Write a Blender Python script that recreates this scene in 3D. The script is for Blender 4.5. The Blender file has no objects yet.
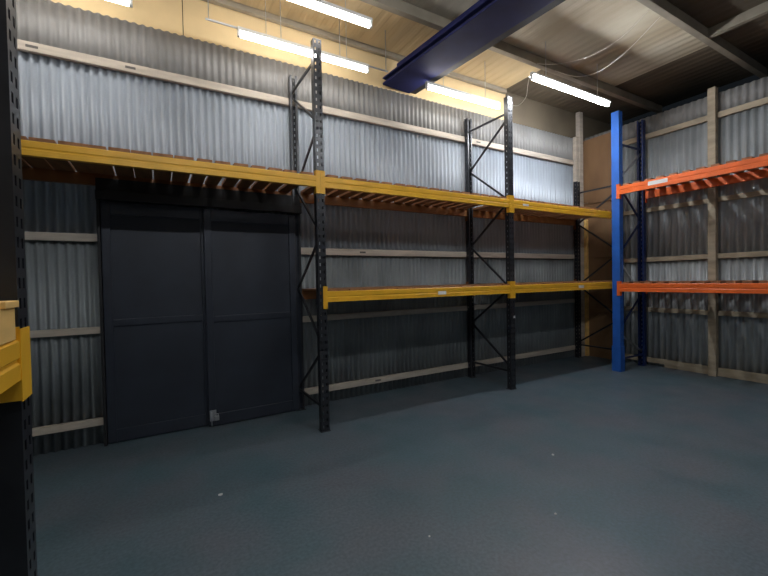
import bpy, bmesh, math, random
from mathutils import Vector, Matrix
random.seed(7)
SC = bpy.context.scene
COL = SC.collection

# ------------------------------------------------------------------ materials
def mat(name, col, rough=.6, metal=0., var=0., scale=6., col2=None, stretch=(1,1,1), bump=0., bscale=40., spec=.5):
    m = bpy.data.materials.new(name); m.use_nodes = True
    nt = m.node_tree; b = nt.nodes['Principled BSDF']
    b.inputs['Base Color'].default_value = (*col, 1)
    b.inputs['Roughness'].default_value = rough
    b.inputs['Metallic'].default_value = metal
    b.inputs['Specular IOR Level'].default_value = spec
    tc = nt.nodes.new('ShaderNodeTexCoord'); mp = nt.nodes.new('ShaderNodeMapping')
    mp.inputs['Scale'].default_value = stretch
    nt.links.new(tc.outputs['Object'], mp.inputs['Vector'])
    if var or col2:
        c2 = col2 if col2 else tuple(max(0, c*(1-var)) for c in col)
        n = nt.nodes.new('ShaderNodeTexNoise'); n.inputs['Scale'].default_value = scale
        n.inputs['Detail'].default_value = 5
        r = nt.nodes.new('ShaderNodeValToRGB')
        r.color_ramp.elements[0].position = .36; r.color_ramp.elements[0].color = (*c2, 1)
        r.color_ramp.elements[1].position = .64; r.color_ramp.elements[1].color = (*col, 1)
        nt.links.new(mp.outputs[0], n.inputs['Vector']); nt.links.new(n.outputs['Fac'], r.inputs[0])
        nt.links.new(r.outputs[0], b.inputs['Base Color'])
    if bump:
        n2 = nt.nodes.new('ShaderNodeTexNoise'); n2.inputs['Scale'].default_value = bscale
        bp = nt.nodes.new('ShaderNodeBump'); bp.inputs['Strength'].default_value = bump
        bp.inputs['Distance'].default_value = .01
        nt.links.new(mp.outputs[0], n2.inputs['Vector']); nt.links.new(n2.outputs['Fac'], bp.inputs['Height'])
        nt.links.new(bp.outputs[0], b.inputs['Normal'])
    return m

def emit(name, col, s):
    m = bpy.data.materials.new(name); m.use_nodes = True
    b = m.node_tree.nodes['Principled BSDF']
    b.inputs['Base Color'].default_value = (.9, .9, .9, 1)
    b.inputs['Emission Color'].default_value = (*col, 1)
    b.inputs['Emission Strength'].default_value = s
    return m

M = {}
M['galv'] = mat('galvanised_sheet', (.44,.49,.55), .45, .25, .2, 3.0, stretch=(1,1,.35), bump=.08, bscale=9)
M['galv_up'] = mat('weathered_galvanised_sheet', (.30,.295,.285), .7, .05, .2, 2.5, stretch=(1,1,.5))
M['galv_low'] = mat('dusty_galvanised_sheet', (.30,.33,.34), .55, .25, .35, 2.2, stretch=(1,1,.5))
M['galv_r'] = mat('shiny_galvanised_sheet', (.46,.49,.50), .4, .25, .3, 2.6, stretch=(1,1,.6), bump=.15, bscale=7)
M['rail'] = mat('pale_sawn_timber', (.60,.53,.44), .75, 0, .22, 7, stretch=(.4,1,3))
M['rail_r'] = mat('weathered_timber', (.50,.42,.30), .75, 0, .3, 6, stretch=(1,.5,2))
M['slat'] = mat('brown_deck_timber', (.42,.19,.08), .7, 0, .35, 8, stretch=(2,.4,1))
M['slat_r'] = mat('red_brown_deck_timber', (.40,.16,.07), .7, 0, .3, 8, stretch=(.4,2,1))
M['ply'] = mat('brown_plywood', (.30,.17,.08), .65, 0, .3, 2.5, stretch=(1,1,.3))
M['pallet'] = mat('pale_pallet_timber', (.98,.63,.21), .7, 0, .25, 5, stretch=(1,.4,2))
M['black'] = mat('black_rack_paint', (.030,.032,.038), .32, .1, .3, 10, spec=.5)
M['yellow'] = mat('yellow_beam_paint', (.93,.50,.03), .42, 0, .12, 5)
M['beam_shade'] = mat('shaded_brown_beam_paint', (.34,.13,.035), .5, 0, .2, 5)  # rear beams: shadow under the decks mixed into the paint colour
M['orange'] = mat('orange_beam_paint', (.95,.17,.03), .38, 0, .15, 5)
M['blue'] = mat('blue_rack_paint', (.03,.15,.58), .35, .05, .15, 6)
M['dblue'] = mat('dark_blue_rack_paint', (.012,.03,.13), .4, .1, .2, 6)
M['navy'] = mat('navy_steel_paint', (.022,.030,.15), .65, 0, .3, 3, spec=.3)
M['door'] = mat('slate_door_paint', (.023,.030,.046), .55, 0, .25, 2.2)
M['doorf'] = mat('slate_door_frame_paint', (.030,.037,.054), .45, .1, .2, 4)
M['dark'] = mat('black_header_paint', (.014,.014,.016), .6)
M['steel'] = mat('zinc_plated_steel', (.55,.56,.58), .3, .9)
M['white'] = mat('white_enamel', (.75,.75,.73), .4)
M['sticker'] = mat('white_paper_label', (.8,.78,.76), .6)
M['ink'] = mat('grey_stamp_ink', (.12,.11,.10), .8)
M['cable'] = mat('pale_cable_sheath', (.72,.68,.6), .5)
M['soffit'] = mat('cream_insulation_board', (.80,.61,.33), .75, 0, .12, 2)
M['roof'] = mat('warm_cream_roof_lining', (.73,.57,.33), .7, 0, .25, 1.5, stretch=(1,.3,1))  # warmer cream for the bay next to the back wall
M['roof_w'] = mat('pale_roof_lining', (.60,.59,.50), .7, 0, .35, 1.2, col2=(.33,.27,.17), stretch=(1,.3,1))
M['roof_m'] = mat('mottled_roof_lining', (.66,.62,.49), .75, 0, .35, .9, col2=(.36,.28,.17), stretch=(1,.3,1))  # mottled between pale cream and brown
M['roof_d'] = mat('shaded_brown_roof_sheet', (.15,.12,.08), .7, 0, .4, 1.4, stretch=(1,.3,1))  # unlit right end of the roof: the dimness is put into the colour
M['roof_g'] = mat('greenish_fibreglass_sheet', (.42,.47,.38), .5, 0, .2, 2)
M['purlin'] = mat('pale_purlin_paint', (.34,.30,.23), .65, 0, .2, 4)
M['purlin_d'] = mat('dusty_dark_purlin', (.13,.115,.09), .7, 0, .2, 4)
M['plain'] = mat('dull_sheet_cladding', (.20,.21,.22), .6, .1, .2, 2)
M['tube'] = emit('fluorescent_tube_glow', (1., .96, .92), 22)
M['tube2'] = emit('cool_fluorescent_tube_glow', (.93, .96, 1.), 44)
M['tube3'] = emit('new_fluorescent_tube_glow', (.95, .97, 1.), 108)
M['tube4'] = emit('plain_fluorescent_tube_glow', (.95, .97, 1.), 12)
M['tube5'] = emit('bright_cool_tube_glow', (.92, .95, 1.), 150)

def floor_mat():
    m = bpy.data.materials.new('blue_grey_floor_paint'); m.use_nodes = True
    nt = m.node_tree; b = nt.nodes['Principled BSDF']
    tc = nt.nodes.new('ShaderNodeTexCoord')
    def noise(s, d=4):
        n = nt.nodes.new('ShaderNodeTexNoise'); n.inputs['Scale'].default_value = s; n.inputs['Detail'].default_value = d
        nt.links.new(tc.outputs['Object'], n.inputs['Vector']); return n
    def ramp(n, p0, c0, p1, c1):
        r = nt.nodes.new('ShaderNodeValToRGB'); e = r.color_ramp.elements
        e[0].position = p0; e[0].color = c0; e[1].position = p1; e[1].color = c1
        nt.links.new(n.outputs['Fac'], r.inputs[0]); return r
    base = ramp(noise(2.2), .3, (.078,.130,.155,1), .7, (.112,.150,.178,1))
    tint = ramp(noise(1.1), .42, (0,0,0,1), .72, (1,1,1,1))
    mx = nt.nodes.new('ShaderNodeMix'); mx.data_type = 'RGBA'
    nt.links.new(tint.outputs[0], mx.inputs['Factor']); nt.links.new(base.outputs[0], mx.inputs['A'])
    mx.inputs['B'].default_value = (.120,.132,.156,1)
    fine = ramp(noise(45, 6), .35, (.80,.80,.80,1), .65, (1.1,1.1,1.1,1))
    mu = nt.nodes.new('ShaderNodeMix'); mu.data_type = 'RGBA'; mu.blend_type = 'MULTIPLY'; mu.inputs['Factor'].default_value = 1
    nt.links.new(mx.outputs['Result'], mu.inputs['A']); nt.links.new(fine.outputs[0], mu.inputs['B'])
    nt.links.new(mu.outputs['Result'], b.inputs['Base Color'])
    rr = ramp(noise(3.0), .3, (.36,.36,.36,1), .7, (.5,.5,.5,1))
    nt.links.new(rr.outputs[0], b.inputs['Roughness'])
    bp = nt.nodes.new('ShaderNodeBump'); bp.inputs['Strength'].default_value = .12; bp.inputs['Distance'].default_value = .01
    nt.links.new(noise(30).outputs['Fac'], bp.inputs['Height']); nt.links.new(bp.outputs[0], b.inputs['Normal'])
    return m
M['floor'] = floor_mat()

# ------------------------------------------------------------------ helpers
def quad_box(bm, x0, x1, y0, y1, z0, z1):
    if x0 > x1: x0, x1 = x1, x0
    if y0 > y1: y0, y1 = y1, y0
    v = [bm.verts.new(p) for p in ((x0,y0,z0),(x1,y0,z0),(x1,y1,z0),(x0,y1,z0),(x0,y0,z1),(x1,y0,z1),(x1,y1,z1),(x0,y1,z1))]
    for f in ((3,2,1,0),(4,5,6,7),(0,1,5,4),(1,2,6,5),(2,3,7,6),(3,0,4,7)):
        bm.faces.new([v[i] for i in f])

def bar(bm, a, b, w, t, up=(0,0,1)):
    """rectangular bar from a to b; w across, t along 'up' side"""
    a, b = Vector(a), Vector(b); d = (b-a).normalized(); u = Vector(up)
    s = d.cross(u)
    if s.length < 1e-4: s = d.cross(Vector((1,0,0)))
    s.normalize(); u = s.cross(d).normalized()
    vs = []
    for p in (a, b):
        for i, j in ((-1,-1),(1,-1),(1,1),(-1,1)):
            vs.append(bm.verts.new(p + s*(w/2*i) + u*(t/2*j)))
    for f in ((3,2,1,0),(4,5,6,7),(0,1,5,4),(1,2,6,5),(2,3,7,6),(3,0,4,7)):
        bm.faces.new([vs[i] for i in f])

def tube(bm, pts, r, n=10):
    pts = [Vector(p) for p in pts]; rings = []
    for i, p in enumerate(pts):
        d = (pts[min(i+1, len(pts)-1)] - pts[max(i-1, 0)]).normalized()
        s = d.cross(Vector((0,0,1)))
        if s.length < 1e-3: s = d.cross(Vector((1,0,0)))
        s.normalize(); u = s.cross(d)
        rings.append([bm.verts.new(p + s*math.cos(2*math.pi*k/n)*r + u*math.sin(2*math.pi*k/n)*r) for k in range(n)])
    for a, b in zip(rings, rings[1:]):
        for k in range(n): bm.faces.new((a[k], a[(k+1)%n], b[(k+1)%n], b[k]))
    bm.faces.new(rings[0][::-1]); bm.faces.new(rings[-1])

def prism(bm, prof, p0, axis, length, flip=1):
    """extrude profile [(d,z)] (d = depth away from face) along 'x' or 'y' from p0"""
    rings = []
    for L in (0, length):
        r = []
        for d, z in prof:
            if axis == 'x': r.append(bm.verts.new((p0[0]+L, p0[1]+d*flip, p0[2]+z)))
            else: r.append(bm.verts.new((p0[0]+d*flip, p0[1]+L, p0[2]+z)))
        rings.append(r)
    n = len(prof)
    for k in range(n): bm.faces.new((rings[0][k], rings[0][(k+1)%n], rings[1][(k+1)%n], rings[1][k]))
    bm.faces.new(rings[0]); bm.faces.new(rings[1][::-1])

def obj(name, bm, m, parent=None, bevel=0., smooth=False):
    bmesh.ops.recalc_face_normals(bm, faces=bm.faces)
    if parent is not None:
        bmesh.ops.translate(bm, verts=bm.verts, vec=-parent_loc(parent))
    me = bpy.data.meshes.new(name); bm.to_mesh(me); bm.free()
    if smooth:
        for p in me.polygons: p.use_smooth = True
    me.materials.append(m)
    o = bpy.data.objects.new(name, me); COL.objects.link(o)
    if parent is not None: o.parent = parent
    if bevel:
        md = o.modifiers.new('bevel', 'BEVEL'); md.width = bevel; md.segments = 2; md.limit_method = 'ANGLE'
    return o

def parent_loc(o):
    v = Vector((0,0,0))
    while o is not None: v = v + o.location; o = o.parent
    return v

def thing(name, label, cat, loc=(0,0,0), group=None):
    o = bpy.data.objects.new(name, None); COL.objects.link(o); o.location = loc
    o.empty_display_size = .1
    o['label'] = label; o['category'] = cat
    if group: o['group'] = group
    return o
def tag(o, label, cat, group=None):
    o['label'] = label; o['category'] = cat
    if group: o['group'] = group
    return o
def struct(name, bm, m, bevel=0., smooth=False):
    o = obj(name, bm, m, None, bevel, smooth); o['kind'] = 'structure'; return o
def BM(): return bmesh.new()
def box(*a):
    b = BM(); quad_box(b, *a); return b

# ------------------------------------------------------------------ dimensions (metres)
YW = 4.86      # back wall sheet
XR = 7.56      # right wall sheet
XL = -1.75
YN = -5.0
ZT = 4.33      # top of the wall sheets
ZC = 4.85      # ceiling sheets
YF, YR = 3.905, 4.715       # rack front and rear faces of the posts
XU = [-1.36, 1.51, 4.37, 7.17]

# ------------------------------------------------------------------ room shell
struct('floor', box(XL-.2, 8.6, YN-.2, 5.6, -.08, 0), M['floor'])

def corrugated(axis, a0, a1, z0, z1, c, amp, pitch, seg=8, ragged=0., thick=.0015, out=-1):
    """sheet in plane axis=c running a0..a1; vertical ribs"""
    bm = BM(); n = int((a1-a0)/pitch*seg); prev = None
    for i in range(n+1):
        a = a0 + (a1-a0)*i/n
        w = math.sin(2*math.pi*(a-a0)/pitch); w = math.copysign(abs(w)**.75, w)
        o = c + out*amp*w
        zb = z0 + (ragged*random.random() if ragged else 0)
        p0 = (a, o, zb) if axis == 'y' else (o, a, zb)
        p1 = (a, o, z1) if axis == 'y' else (o, a, z1)
        cur = (bm.verts.new(p0), bm.verts.new(p1))
        if prev: bm.faces.new((prev[0], cur[0], cur[1], prev[1]))
        prev = cur
    return bm
def sheet(name, bm, m):
    o = struct(name, bm, m, smooth=True)
    md = o.modifiers.new('solid', 'SOLIDIFY'); md.thickness = .002; md.offset = 0
    return o
# three courses of corrugated sheet up the back wall, lapped behind the rails
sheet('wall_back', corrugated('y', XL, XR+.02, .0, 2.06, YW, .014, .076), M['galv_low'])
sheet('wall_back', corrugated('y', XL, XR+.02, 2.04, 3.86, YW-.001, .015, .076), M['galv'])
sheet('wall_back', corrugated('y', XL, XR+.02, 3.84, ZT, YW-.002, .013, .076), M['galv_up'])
sheet('wall_right', corrugated('x', YN, YW, .0, 1.93, XR, .013, .095), M['galv_r'])
sheet('wall_right', corrugated('x', YN, YW, 1.91, 4.09, XR-.001, .014, .095), M['galv_r'])
sheet('wall_right', corrugated('x', YN, YW, 4.07, ZT+.05, XR-.002, .012, .095), M['galv_up'])
sheet('wall_left', corrugated('x', YN, YW, 0, ZC, XL, .010, .152, seg=6, out=1), M['plain'])
sheet('wall_front', corrugated('y', XL, XR, 0, ZC, YN, .010, .152, seg=6, out=1), M['plain'])

# fascia of cream boards closing the gap between the wall top and the roof
b = BM(); quad_box(b, XL, .318, YW+.02, YW+.035, ZT-.06, ZC+.02); struct('trim_1', b, M['soffit'])
b = BM(); quad_box(b, .326, 5.35, YW+.02, YW+.035, ZT-.06, ZC+.02); struct('trim_2', b, M['soffit'])
b = BM(); quad_box(b, 5.36, 8.6, YW+.02, YW+.035, ZT-.06, ZC+.02); struct('trim_3', b, M['roof_d'])  # dark stretch of fascia, dimness painted into its colour

# ceiling: profiled roof sheets running front to back, in bays between the purlins
def roof(x0, x1, y0, y1, m, pitch=.14, amp=.006):
    bm = BM(); n = int((x1-x0)/pitch*6); prev = None
    for i in range(n+1):
        x = x0 + (x1-x0)*i/n; ph = ((x-x0)/pitch) % 1
        z = ZC + (amp if ph < .35 else (amp*(1-(ph-.35)/.15) if ph < .5 else (0 if ph < .85 else amp*(ph-.85)/.15)))
        cur = (bm.verts.new((x, y0, z)), bm.verts.new((x, y1, z)))
        if prev: bm.faces.new((prev[0], prev[1], cur[1], cur[0]))
        prev = cur
    o = struct('ceiling', bm, m)
    md = o.modifiers.new('solid', 'SOLIDIFY'); md.thickness = .003; md.offset = 1
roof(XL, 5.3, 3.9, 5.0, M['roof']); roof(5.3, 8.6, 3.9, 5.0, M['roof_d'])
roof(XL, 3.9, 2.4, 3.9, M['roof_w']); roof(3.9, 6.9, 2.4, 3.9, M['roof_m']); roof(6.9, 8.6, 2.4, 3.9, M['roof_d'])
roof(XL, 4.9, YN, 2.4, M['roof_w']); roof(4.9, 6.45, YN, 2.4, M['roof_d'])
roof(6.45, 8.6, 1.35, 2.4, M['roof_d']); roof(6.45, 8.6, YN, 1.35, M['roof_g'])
k = 4
for y, m in ((3.9, 'purlin'), (2.4, 'purlin'), (.9, 'purlin'), (-.6, 'purlin'), (-2.1, 'purlin'), (-3.6, 'purlin')):
    struct('trim_%d' % k, box(XL, 8.5, y-.04, y+.04, ZC-.13, ZC-.002), M[m], .004); k += 1
# short rafter and brace timbers at the right hand end of the roof
struct('trim_%d' % k, box(6.40, 6.47, 1.3, 2.36, ZC-.12, ZC-.003), M['purlin'], .003); k += 1
struct('trim_%d' % k, box(6.40, 6.47, .94, 1.29, ZC-.12, ZC-.003), M['purlin'], .003); k += 1
struct('trim_%d' % k, box(XL, 5.3, 4.80, 4.86, ZC-.07, ZC-.003), M['purlin'], .003); k += 1

# timber rails on the back wall  (x0, x1, z centre, height)
def rail(x0, x1, z, h=.075, y=YW-.011, t=.05):
    global k
    o = struct('trim_%d' % k, box(x0, x1, y-t, y, z-h/2, z+h/2), M['rail'], .003); k += 1
    return o
RAILS = {}
RAILS['top'] = rail(XL, 7.13, 3.83, .085)
rail(XL, -.50, 2.075, .075); rail(XL, -.50, 1.155, .065); rail(XL, -.50, .235, .07)
RAILS['mid'] = rail(1.56, 7.13, 1.985, .085); rail(1.56, 7.13, 1.12, .075); RAILS['low'] = rail(1.56, 7.13, .19, .08)
# rails on the right wall between the studs
def rrail(y0, y1, z, h=.075, x=XR-.011, t=.05, m='rail_r'):
    global k
    struct('trim_%d' % k, box(x-t, x, y0, y1, z-h/2, z+h/2), M[m], .003); k += 1
for z, h in ((4.03,.085),(2.74,.075),(1.87,.075),(.985,.075),(.095,.08)):
    rrail(2.765, 4.82, z, h); rrail(-.2, 2.655, z, h); rrail(YN+.1, -.31, z, h)
rrail(-1, 3.4, .03, .05, XR-.03, .02)
for y in (2.71, -.255):
    struct('trim_%d' % k, box(XR-.115, XR-.012, y-.05, y+.05, .0, 4.46), M['rail_r'], .004); k += 1
# paired studs in the far corner
struct('trim_%d' % k, box(7.27, 7.38, 4.76, 4.845, 0, 4.84), M['rail'], .004); k += 1
struct('trim_%d' % k, box(7.17, 7.262, 4.77, 4.845, 0, 4.34), M['rail'], .004); k += 1

# plywood lining of the right wall next to the corner
t = thing('plywood_panel', 'brown plywood panel lining the far corner beside the blue post', 'plywood', (7.47, 4.45, 0))
for z0, z1 in ((.0, .93), (.94, 1.98), (1.99, 3.05), (3.06, 4.30)):
    obj('board', box(7.462, 7.478, 4.10, 4.815, z0, z1), M['ply'], t)
for z in (.935, 1.985, 3.055):
    obj('batten', box(7.43, 7.461, 4.11, 4.70, z-.03, z+.03), M['ply'], t, .002)
for y in (4.72, 4.13):
    obj('stud', box(7.40, 7.461, y, y+.09, .0, 2.72), M['pallet'], t, .002)

# ------------------------------------------------------------------ sliding door in the back wall
def leaf(name, x0, x1, yf, z1, zmid, st=.075):
    """one door leaf: panel + frame; yf = front plane"""
    d = bpy.data.objects.new(name, None); COL.objects.link(d); d.location = (x0, yf, 0); d['kind'] = 'structure'
    obj('door_panel', box(x0+.01, x1-.01, yf+.018, yf+.028, .02, z1-.02), M['door'], d)
    for a, c in ((x0, x0+st), (x1-st, x1)):
        obj('stile', box(a, c, yf, yf+.04, .012, z1), M['doorf'], d, .004)
    for za, zb in ((.012, .14), (zmid-.035, zmid+.035), (z1-.13, z1)):
        obj('door_rail', box(x0+st, x1-st, yf+.004, yf+.036, za, zb), M['doorf'], d, .004)
    return d
d1 = leaf('door_1', -.47, .50, 4.765, 2.44, 1.22)
d2 = leaf('door_2', .455, 1.475, 4.712, 2.42, 1.20)
# jambs, head and track
struct('trim_%d' % k, box(-.50, -.475, 4.74, 4.848, 0, 2.46), M['dark'], .003); k += 1
struct('trim_%d' % k, box(-.50, 1.56, 4.74, 4.843, 2.47, 2.66), M['dark'], .003); k += 1
struct('trim_%d' % k, box(-.50, 1.56, 4.68, 4.738, 2.44, 2.53), M['dark'], .003); k += 1
struct('trim_%d' % k, box(1.482, 1.545, 4.772, 4.848, 0, 2.46), M['doorf'], .003); k += 1
# zinc bolts where the leaves meet
hs = bpy.data.objects.new('drop_bolt', None); COL.objects.link(hs); hs.location = (.50, 4.70, .1)
tag(hs, 'zinc drop bolt and padlock at the foot of the dark sliding door', 'bolt')
obj('back_plate', box(.462, .53, 4.702, 4.711, .07, .19), M['steel'], hs, .002)
b = BM(); tube(b, [(.480, 4.695, -0+.012), (.480, 4.695, .17)], .007); obj('bolt_rod', b, M['steel'], hs, smooth=True)
b = BM(); tube(b, [(.515,4.693,.13),(.515,4.680,.145),(.535,4.680,.15),(.548,4.680,.145),(.548,4.693,.13)], .005, 8); obj('shackle', b, M['steel'], hs, smooth=True)
obj('lock_body', box(.506, .556, 4.676, 4.700, .075, .128), M['steel'], hs, .006)
for x, z in ((.468,.08),(.524,.18),(.468,.18)):
    b = BM(); tube(b, [(x, 4.703, z), (x, 4.697, z)], .006, 8); obj('screw', b, M['steel'], hs)

# ------------------------------------------------------------------ pallet racking
def post(name, cx, cy, face, h, w, dep, m, parent, pitch=.075, gauge=.003, foot=True, holes=True, z0=.006, fm=None):
    """perforated open section post.  face = direction (dx,dy) the perforated face looks"""
    bm = BM(); fx, fy = face
    def bx(u0, u1, v0, v1, z0, z1):      # u across the face, v from the face inward
        if fy: xs = (cx+u0, cx+u1); ys = (cy - fy*0 - fy*v0, cy - fy*v1)
        else:  xs = (cx - fx*v0, cx - fx*v1); ys = (cy+u0, cy+u1)
        quad_box(bm, min(xs), max(xs), min(ys), max(ys), z0, z1)
    hw = w/2; g = gauge; c = w*.25; hh = w*.075
    n = int((h-.06)/pitch)
    if holes:
        bx(-hw, -c-hh, 0, g, z0, h); bx(-c+hh, c-hh, 0, g, z0, h); bx(c+hh, hw, 0, g, z0, h)
        for s in (-1, 1):
            prev = z0
            for i in range(n+1):
                zc = .05 + i*pitch
                e = zc-.016 if i < n+1 else h
                bx(s*c-hh, s*c+hh, 0, g, prev, e); prev = zc+.016
            bx(s*c-hh, s*c+hh, 0, g, prev, h)
    else: bx(-hw, hw, 0, g, z0, h)
    # flanges with one hole column each
    for s in (-1, 1):
        u0, u1 = (-hw, -hw+g) if s < 0 else (hw-g, hw)
        a, bb = dep*.42, dep*.58
        bx(u0, u1, g, a, z0, h); bx(u0, u1, bb, dep, z0, h)
        prev = z0
        for i in range(n+1):
            zc = .0875 + i*pitch
            if zc+.012 > h: break
            bx(u0, u1, a, bb, prev, zc-.012); prev = zc+.012
        bx(u0, u1, a, bb, prev, h)
        l0, l1 = (-hw, -hw*.45) if s < 0 else (hw*.45, hw)
        bx(l0, l1, dep, dep+g, z0, h)
    o = obj(name, bm, m, parent)
    if foot:
        bm = BM()
        def fb(u0, u1, v0, v1, z0, z1):
            if fy: xs = (cx+u0, cx+u1); ys = (cy - fy*v0, cy - fy*v1)
            else:  xs = (cx - fx*v0, cx - fx*v1); ys = (cy+u0, cy+u1)
            quad_box(bm, min(xs), max(xs), min(ys), max(ys), z0, z1)
        fb(-hw-.01, hw+.01, -.012, dep+.02, 0, .006)
        foot_o = obj('foot_plate', bm, fm or m, o)
        foot_o.location = (0,0,0)
    return o

def obj_child_fix(): pass

BEAM = [(0,0),(0,.044),(.005,.050),(.005,.058),(0,.064),(0,.108),(.006,.114),(.030,.114),(.030,.086),(.050,.086),(.050,0)]
def beam(parent, axis, p0, length, flip, m, conn_m=None, h=.114, dz=0, name='beam'):
    """beam along axis; p0 = start at outer face bottom; flip=+1 face looks to -axis normal"""
    sc = h/.114; bm = BM()
    prism(bm, [(d, z*sc) for d, z in BEAM], p0, axis, length, flip)
    o = obj(name, bm, m, parent)
    for e, s in ((0, -1), (length, 1)):
        bm = BM()
        # angle plate: one leg across the post face, one leg against the beam end, plus hooks
        def cb(a0, a1, d0, d1, z0, z1):
            if axis == 'x': quad_box(bm, p0[0]+e+s*a0, p0[0]+e+s*a1, p0[1]+flip*d0, p0[1]+flip*d1, p0[2]+z0, p0[2]+z1)
            else: quad_box(bm, p0[0]+flip*d0, p0[0]+flip*d1, p0[1]+e+s*a0, p0[1]+e+s*a1, p0[2]+z0, p0[2]+z1)
        cb(-.004, .046, -.004, 0.0005, -.07, .17)
        cb(-.004, 0.0005, 0.0005, .05, -.07, .17)
        for z in (-.03, .03, .09, .14): cb(.016, .026, -.008, -.004, z, z+.022)
        c = obj('end_connector', bm, conn_m or m, o)
    return o

def brace(parent, a, b, m, w=.028, t=.018, name='diagonal_brace'):
    bm = BM(); bar(bm, a, b, t, w)
    return obj(name, bm, m, parent)

def frame_posts(parent, x, h, m, w=.09):
    post('upright_post', x, YF, (0,-1), h, w, .072, m, parent)
    post('upright_post', x, YR+.09, (0,1), h, w, .072, m, parent)

rack = thing('pallet_rack', 'long black and yellow pallet rack against the back wall, over the dark door', 'rack', (2.9, 4.3, 0))
frame_posts(rack, XU[0], 4.13, M['black']); frame_posts(rack, XU[1], 4.13, M['black'])
frame_posts(rack, XU[2], 4.15, M['black']); frame_posts(rack, XU[3], 3.45, M['black'])
ZIG = {0: [('R',3.85),('F',3.28),('R',2.72),('F',2.1),('R',1.52),('F',.92),('R',.3)],
       1: [('R',3.85),('F',3.28),('R',2.75),('F',2.1),('R',1.52),('F',.88),('R',.3)],
       2: [('F',3.88),('R',3.3),('F',2.7),('R',2.1),('F',1.45),('R',.88),('F',.3)],
       3: [('F',3.15),('R',2.62),('F',2.02),('R',1.42),('F',.82),('R',.3)]}
for i, x in enumerate(XU):
    yy = {'F': YF+.045, 'R': YR+.045}
    z = ZIG[i]
    for (a, za), (c, zb) in zip(z, z[1:]):
        off = .012
        brace(rack, (x+off, yy[a], za), (x+off, yy[c], zb), M['black'])
    for zz in ((3.93 if i < 3 else 3.22), .255):
        brace(rack, (x-.012, YF+.03, zz), (x-.012, YR+.06, zz), M['black'], name='horizontal_brace')
    for a, za in z:
        bm = BM(); tube(bm, [(x-.05, yy[a], za), (x+.05, yy[a], za)], .008, 8); obj('brace_bolt', bm, M['black'], rack)
def bay(x0, x1, ztop, rear=True):
    L = x1-x0-.094
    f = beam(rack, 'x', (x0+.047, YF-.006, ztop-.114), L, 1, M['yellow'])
    r = beam(rack, 'x', (x0+.047, YR+.096, ztop-.114), L, -1, M['beam_shade'])
    return f, r
fbs = {}
for i in range(3): fbs[i, 'up'] = bay(XU[i], XU[i+1], 2.705)
for i in (1, 2): fbs[i, 'lo'] = bay(XU[i], XU[i+1], 1.49)
# stickers
def sticker(parent, x, z, w, h, y=YF-.0075): return obj('label', box(x-w/2, x+w/2, y-.001, y, z-h/2, z+h/2), M['sticker'], parent)
sticker(fbs[1,'lo'][0], 3.10, 1.425, .13, .045)
sticker(fbs[2,'lo'][0], 5.96, 1.43, .14, .045)
sticker(fbs[2,'up'][0], 4.66, 2.65, .12, .03)
obj('paper_tag', box(4.385, 4.415, YF-.003, YF-.001, 1.02, 1.055), M['sticker'], rack)

# slatted decks, each lying on its pair of beams
def deck_x(name_label, x0, x1, z, pitch, w, jit=.006, skip=(), y0=YF+.002, y1=YR+.085, m='slat', t=.028, wf=None):
    d = thing('slatted_deck', name_label, 'shelf deck', ((x0+x1)/2, (y0+y1)/2, z))
    n = int((x1-x0)/pitch); st = (x1-x0)/n
    for i in range(n):
        if i in skip: continue
        c = x0 + st*(i+.5) + random.uniform(-jit, jit); hw = (wf(i/n) if wf else w)/2*random.uniform(.97, 1.02)
        a = random.uniform(-.004, .004); bm = BM()
        yy0 = y0 + random.uniform(0, .01)
        bar(bm, (c-a, yy0, z+t/2+.0006), (c+a, y1, z+t/2+.0006), 2*hw, t)
        obj('deck_board', bm, M[m], d)
    return d
deck_x('brown slatted timber deck on the upper shelf above the dark door', XU[0]+.062, XU[1]-.062, 2.705, .155, .128, wf=lambda q: .150 if q < .55 and random.random() < .8 else .128)
deck_x('brown slatted timber deck on the middle bay, upper shelf', XU[1]+.062, XU[2]-.062, 2.705, .165, .125)
deck_x('brown slatted timber deck on the right bay, upper shelf of the yellow rack', XU[2]+.062, XU[3]-.062, 2.705, .165, .135)
deck_x('timber board deck on the middle bay, lower yellow shelf', XU[1]+.062, XU[2]-.062, 1.49, .12, .117, .001, t=.02)
deck_x('timber board deck on the right bay, lower yellow shelf', XU[2]+.062, XU[3]-.062, 1.49, .12, .117, .001, t=.02)

# ---- orange and blue rack along the right wall
XA, XB = 6.60, 7.40
orack = thing('pallet_rack', 'blue and orange pallet rack along the right wall with slatted decks', 'rack', (7.0, 2.3, 0))
for yp in (3.70, .87):
    post('upright_post', XA, yp, (-1,0), 4.30, .125, .10, M['blue'], orack, holes=False, fm=M['blue'])
    post('upright_post', XB+.045, yp, (1,0), 4.30, .10, .08, M['dblue'], orack)
    zz = [3.72, 3.15, 2.55, 1.9, 1.25, .65, .25]
    for i, (za, zb) in enumerate(zip(zz, zz[1:])):
        a, c = (XB, XA+.06) if i % 2 == 0 else (XA+.06, XB)
        brace(orack, (a, yp+.012, za), (c, yp+.012, zb), M['steel'] if i in (0, 3, 5) else M['dblue'], .035, .015)
    for z in (3.78, .2): brace(orack, (XA+.05, yp-.014, z), (XB+.03, yp-.014, z), M['dblue'], .03, .018, 'horizontal_brace')
    g = BM(); quad_box(g, XA-.012, XA-.004, yp-.075, yp+.075, .012, .42)
    quad_box(g, XA-.012, XA+.11, yp-.075, yp-.067, .012, .42); quad_box(g, XA-.012, XA+.11, yp+.067, yp+.075, .012, .42)
    obj('column_guard', g, M['blue'], orack, .003)
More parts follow.
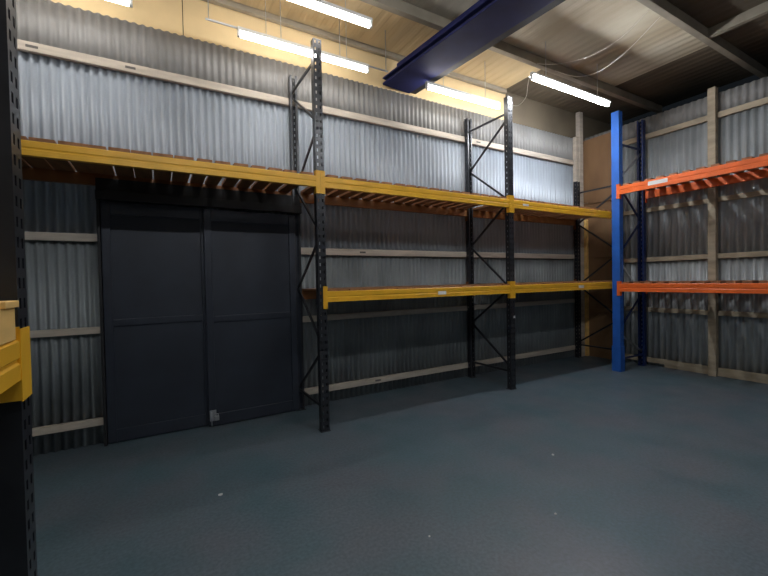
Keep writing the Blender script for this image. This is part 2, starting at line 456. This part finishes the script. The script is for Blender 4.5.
def obay(ztop):
    y0 = .87+.064; L = 3.70-.064-y0
    f = beam(orack, 'y', (XA-.006, y0, ztop-.13), L, 1, M['orange'], h=.13)
    r = beam(orack, 'y', (XB+.052, y0, ztop-.13), L, -1, M['orange'], h=.13)
    return f
ou = obay(3.06); ol = obay(1.465)
obj('label', box(XA-.0085, XA-.0072, 2.93, 3.20, 2.975, 3.035), M['sticker'], ou)
def deck_y(label, y0, y1, z, pitch, w):
    d = thing('slatted_deck', label, 'shelf deck', ((XA+XB)/2, (y0+y1)/2, z))
    n = int((y1-y0)/pitch); st = (y1-y0)/n
    for i in range(n):
        c = y0 + st*(i+.5) + random.uniform(-.006, .006); hw = w/2*random.uniform(.95, 1.03); bm = BM()
        bar(bm, (XA+.004, c, z+.0146), (XB+.04, c, z+.0146), 2*hw, .028)
        obj('deck_board', bm, M['slat_r'], d)
deck_y('red-brown slatted deck on the upper orange shelf by the right wall', .94, 3.63, 3.06, .165, .098)
deck_y('red-brown slatted deck on the lower orange shelf by the right wall', .94, 3.63, 1.465, .165, .102)

# ---- rack right beside the camera on the left
XN = -.292
nrack = thing('pallet_rack', 'black perforated rack post with a yellow beam end at the left edge', 'rack', (-.8, .2, 0))
def near_post(y):
    # perforated face looks to +X (the aisle); section is .09 along y
    bm = BM(); w0, w1 = y+.004, y+.084; g = .003; zt = 4.1
    cols = (w0+.022, w0+.058); hh = .0075
    edges = [w0, cols[0]-hh, cols[0]+hh, cols[1]-hh, cols[1]+hh, w1]
    for i in (0, 2, 4): quad_box(bm, XN-g, XN, edges[i], edges[i+1], .006, zt)
    for ci, i in enumerate((1, 3)):
        prev = .006; n = int(zt/.05)
        for q in range(n):
            zc = .06 + q*.05
            if zc+.014 > zt: break
            quad_box(bm, XN-g, XN, edges[i], edges[i+1], prev, zc-.013); prev = zc+.013
        quad_box(bm, XN-g, XN, edges[i], edges[i+1], prev, zt)
    for a in (w0, w1-g): quad_box(bm, XN-.050, XN-g, a, a+g, .006, zt)
    quad_box(bm, XN-.050, XN-.047, w0+g, w1-g, .006, zt)
    o = obj('upright_post', bm, M['black'], nrack)
    obj('foot_plate', box(XN-.06, XN+.012, w0-.015, w1+.015, 0, .006), M['black'], o)
    bm = BM(); quad_box(bm, XN-.90, XN-.865, w0, w1, .006, zt); o = obj('upright_post', bm, M['black'], nrack)
    obj('foot_plate', box(XN-.93, XN-.84, w0-.015, w1+.015, 0, .006), M['black'], o)
    zz = [.5, 1.1, 1.7, 2.3, 2.9, 3.5]
    for i, (za, zb) in enumerate(zip(zz, zz[1:])):
        a, c = (XN-.03, XN-.87) if i % 2 == 0 else (XN-.87, XN-.03)
        brace(nrack, (a, y+.046, za), (c, y+.046, zb), M['black'])
    brace(nrack, (XN-.03, y+.03, .955), (XN-.87, y+.03, .955), M['black'], .05, .02, 'horizontal_brace')
    bm = BM(); tube(bm, [(XN-.066, y-.004, .953), (XN-.066, y-.016, .953)], .008, 6); obj('brace_bolt', bm, M['steel'], nrack)
near_post(1.25); near_post(-1.55)
for zt in (1.475, 2.70):
    for xx, fl in ((XN+.003, -1), (XN-.903, 1)):
        bm = BM(); prism(bm, [(d, z*.85) for d, z in BEAM], (xx, -1.45, zt-.097), 'y', 2.695, fl)
        bo = obj('beam', bm, M['yellow'], nrack)
        for ya in (1.245, -1.53):
            bm = BM(); quad_box(bm, xx, xx-fl*.002, ya, ya+.080, zt-.150, zt+.025)
            quad_box(bm, xx, xx+fl*.045, ya, ya+.004, zt-.147, zt+.03)
            obj('end_connector', bm, M['yellow'], bo)
# timber pallet lying on the near rack's lower beams
pal = thing('timber_pallet', 'pale timber pallet resting on the yellow beam at the left edge', 'pallet', (-.75, .72, 1.4756))
for x in (-.335, -.75, -1.16):
    obj('stringer', box(x-.03, x+.045 if x > -.4 else x+.03, .22, 1.225, 1.4762, 1.553), M['pallet'], pal, .003)
for i in range(8):
    y = .22 + i*.1305
    obj('deck_board', box(-1.20, -.283, y, y+.095, 1.5532, 1.569), M['pallet'], pal, .002)

# ------------------------------------------------------------------ fluorescent lamps
def lamp(label, x0, x1, y, z=4.40, m='tube', ends=True, zc=None):
    t = thing('fluorescent_light', label, 'light', ((x0+x1)/2, y, z), group=None)
    bm = BM(); tube(bm, [(x0+.03, y, z), (x1-.03, y, z)], .026, 12); obj('light_tube', bm, M[m], t, smooth=True)
    obj('batten', box(x0, x1, y-.022, y+.022, z+.036, z+.075), M['white'], t, .004)
    if m == 'tube5': obj('added_shield', box(x0, x1, y-.05, y+.05, z+.029, z+.035), M['white'], t)  # plate added above the tube to keep its light off the ceiling
    for a in (x0, x1-.03): obj('lamp_holder', box(a, a+.03, y-.018, y+.018, z-.024, z+.036), M['white'], t, .003)
    top = ZC-.003
    for a in (x0+.3, x1-.3):
        bm = BM(); tube(bm, [(a, y, z+.075), (a, y, top)], .004, 6); obj('hanger', bm, M['steel'], t)
    return t
lamp('ceiling tube light at the top left, cut off by the frame', -1.66, -.13, 4.36, 4.22)
lamp('tube light on the ceiling just behind the second rack post', .80, 2.36, 4.36, 4.22)
lamp('tube light between the navy beam and the third rack post', 3.24, 4.64, 4.35, 4.22)
lamp('tube light at the top edge of the frame, left of the navy beam', .25, 2.03, 3.66, 4.28)
lD = lamp('cool white tube light above the blue post', 4.42, 6.22, 3.58, 4.28, 'tube5')
HID = [(.2, .42), (2.9, .42), (.6, -3.2), (4.2, -3.2)]
LBL = ['tube light above the near rack, out of frame', 'tube light over the middle of the open floor', 'rear tube light behind the viewer at the left', 'rear tube light behind the viewer at the right']
for i, (x, y) in enumerate(HID): lamp(LBL[i], x-.85, x+.85, y, 4.30, 'tube3' if i < 2 else 'tube4')
# suspended channel just behind the first row of lamps
bm = BM(); tube(bm, [(.50, 4.42, 4.32), (2.68, 4.42, 4.32)], .011, 8)
for x in (.53, 1.28, 2.0, 2.65): quad_box(bm, x-.004, x+.004, 4.416, 4.424, 4.325, 4.848)
tag(obj('conduit', bm, M['steel']), 'thin grey conduit hung under the roof behind the middle tube light', 'conduit')

# hanging cables
def cable(label, pts, r=.0032):
    bm = BM(); P = [Vector(p) for p in pts]; out = []
    for i in range(len(P)-1):
        p0 = P[max(i-1,0)]; p1 = P[i]; p2 = P[i+1]; p3 = P[min(i+2,len(P)-1)]
        for s in range(8):
            t = s/8; out.append(.5*((2*p1)+(p2-p0)*t+(2*p0-5*p1+4*p2-p3)*t*t+(3*p1-p0-3*p2+p3)*t**3))
    out.append(P[-1]); tube(bm, out, r, 6)
    return tag(obj('cable', bm, M['cable'], smooth=True), label, 'cable')
cable('white flex hanging from the light to the third rack post', [(4.404,3.60,4.28),(4.41,3.63,4.20),(4.50,3.74,4.10),(4.46,3.84,4.02),(4.36,3.90,4.03)])
cable('pale cable looping under the roof, nearer the navy beam', [(5.10,2.45,4.72),(5.12,2.8,4.58),(5.1,3.2,4.55),(5.0,3.6,4.62),(4.9,3.86,4.72)])
cable('pale cable looping under the roof above the cool tube light', [(5.35,2.45,4.72),(5.45,2.9,4.56),(5.5,3.3,4.5),(5.45,3.6,4.55),(5.3,3.86,4.72)])

# ------------------------------------------------------------------ navy roof beam (rotated a little off square)
sb = thing('steel_beam', 'navy steel roof beam running from the top edge to the back wall', 'beam', (3.42, 4.86, 4.35))
def sbx(x0, x1, z0, z1, y0=-9.5, y1=.0): return box(3.42+x0, 3.42+x1, 4.86+y0, 4.86+y1, z0, z1)
obj('bottom_flange', sbx(-.60, -.12, 4.35, 4.378), M['navy'], sb, .004)
obj('web', sbx(-.34, -.32, 4.452, 4.722), M['navy'], sb)
obj('shaded_recess', sbx(-.54, -.16, 4.378, 4.432), M['dark'], sb)  # black fill paints in the shade between the flanges
obj('top_flange', sbx(-.60, -.12, 4.432, 4.452), M['navy'], sb, .003)
obj('side_angle', sbx(-.118, .0, 4.37, 4.50), M['dark'], sb, .003)
sb.rotation_euler = (0, 0, math.radians(5.0))

# ------------------------------------------------------------------ scraps on the floor
def scrap(x, y, s, label):
    bm = BM(); vs = []
    n = 7
    for i in range(n):
        a = 2*math.pi*i/n; r = s*random.uniform(.6, 1.1)
        vs.append((x+r*math.cos(a), y+r*math.sin(a)))
    lo = [bm.verts.new((p[0], p[1], .0004)) for p in vs]; hi = [bm.verts.new((p[0]*.9+x*.1, p[1]*.9+y*.1, random.uniform(.004,.009))) for p in vs]
    for i in range(n): bm.faces.new((lo[i], lo[(i+1)%n], hi[(i+1)%n], hi[i]))
    bm.faces.new(lo[::-1]); bm.faces.new(hi)
    tag(obj('paper_scrap', bm, M['sticker']), label, 'scrap')
scrap(.37, 3.17, .017, 'tiny white scrap on the floor in front of the dark door')
scrap(1.42, 1.95, .007, 'tiny white speck on the floor at the bottom centre')
scrap(2.28, 1.69, .009, 'white speck on the floor nearest the bottom edge, right of centre')
scrap(3.03, 2.27, .012, 'white speck on the open floor below the right bay of the yellow rack')

# small stamps on the back wall rails
for n, x, z in (('mid', 2.45, 1.985), ('top', 4.62, 3.83), ('low', 2.65, .19), ('top', -.95, 3.83), ('top', -.18, 3.83)):
    obj('grade_stamp', box(x-.045, x+.045, YW-.0625, YW-.061, z-.012, z+.012), M['ink'], RAILS[n])

# ------------------------------------------------------------------ camera and world
cam = bpy.data.cameras.new('camera'); co = bpy.data.objects.new('camera', cam); COL.objects.link(co)
yaw, pit, rol = .5244, -.0204, -.0195
F = Vector((math.sin(yaw)*math.cos(pit), math.cos(yaw)*math.cos(pit), math.sin(pit)))
R = Vector((math.cos(yaw), -math.sin(yaw), 0)); U = R.cross(F)
R2 = math.cos(rol)*R + math.sin(rol)*U; U2 = -math.sin(rol)*R + math.cos(rol)*U
mt = Matrix.Identity(4)
for i in range(3): mt[i][0] = R2[i]; mt[i][1] = U2[i]; mt[i][2] = -F[i]; mt[i][3] = (0, 0, 1.6)[i]
co.matrix_world = mt
cam.sensor_width = 36; cam.lens = 391.34/768*36; cam.clip_start = .02
SC.camera = co
w = bpy.data.worlds.new('world'); SC.world = w; w.use_nodes = True
w.node_tree.nodes['Background'].inputs[0].default_value = (.02, .025, .03, 1); w.node_tree.nodes['Background'].inputs[1].default_value = .3
SC.view_settings.view_transform = 'Standard'; SC.view_settings.look = 'None'
SC.view_settings.exposure = 0; SC.view_settings.gamma = 1; SC.view_settings.use_curve_mapping = False
SC.cycles.use_denoising = True
SC.cycles.max_bounces = 8
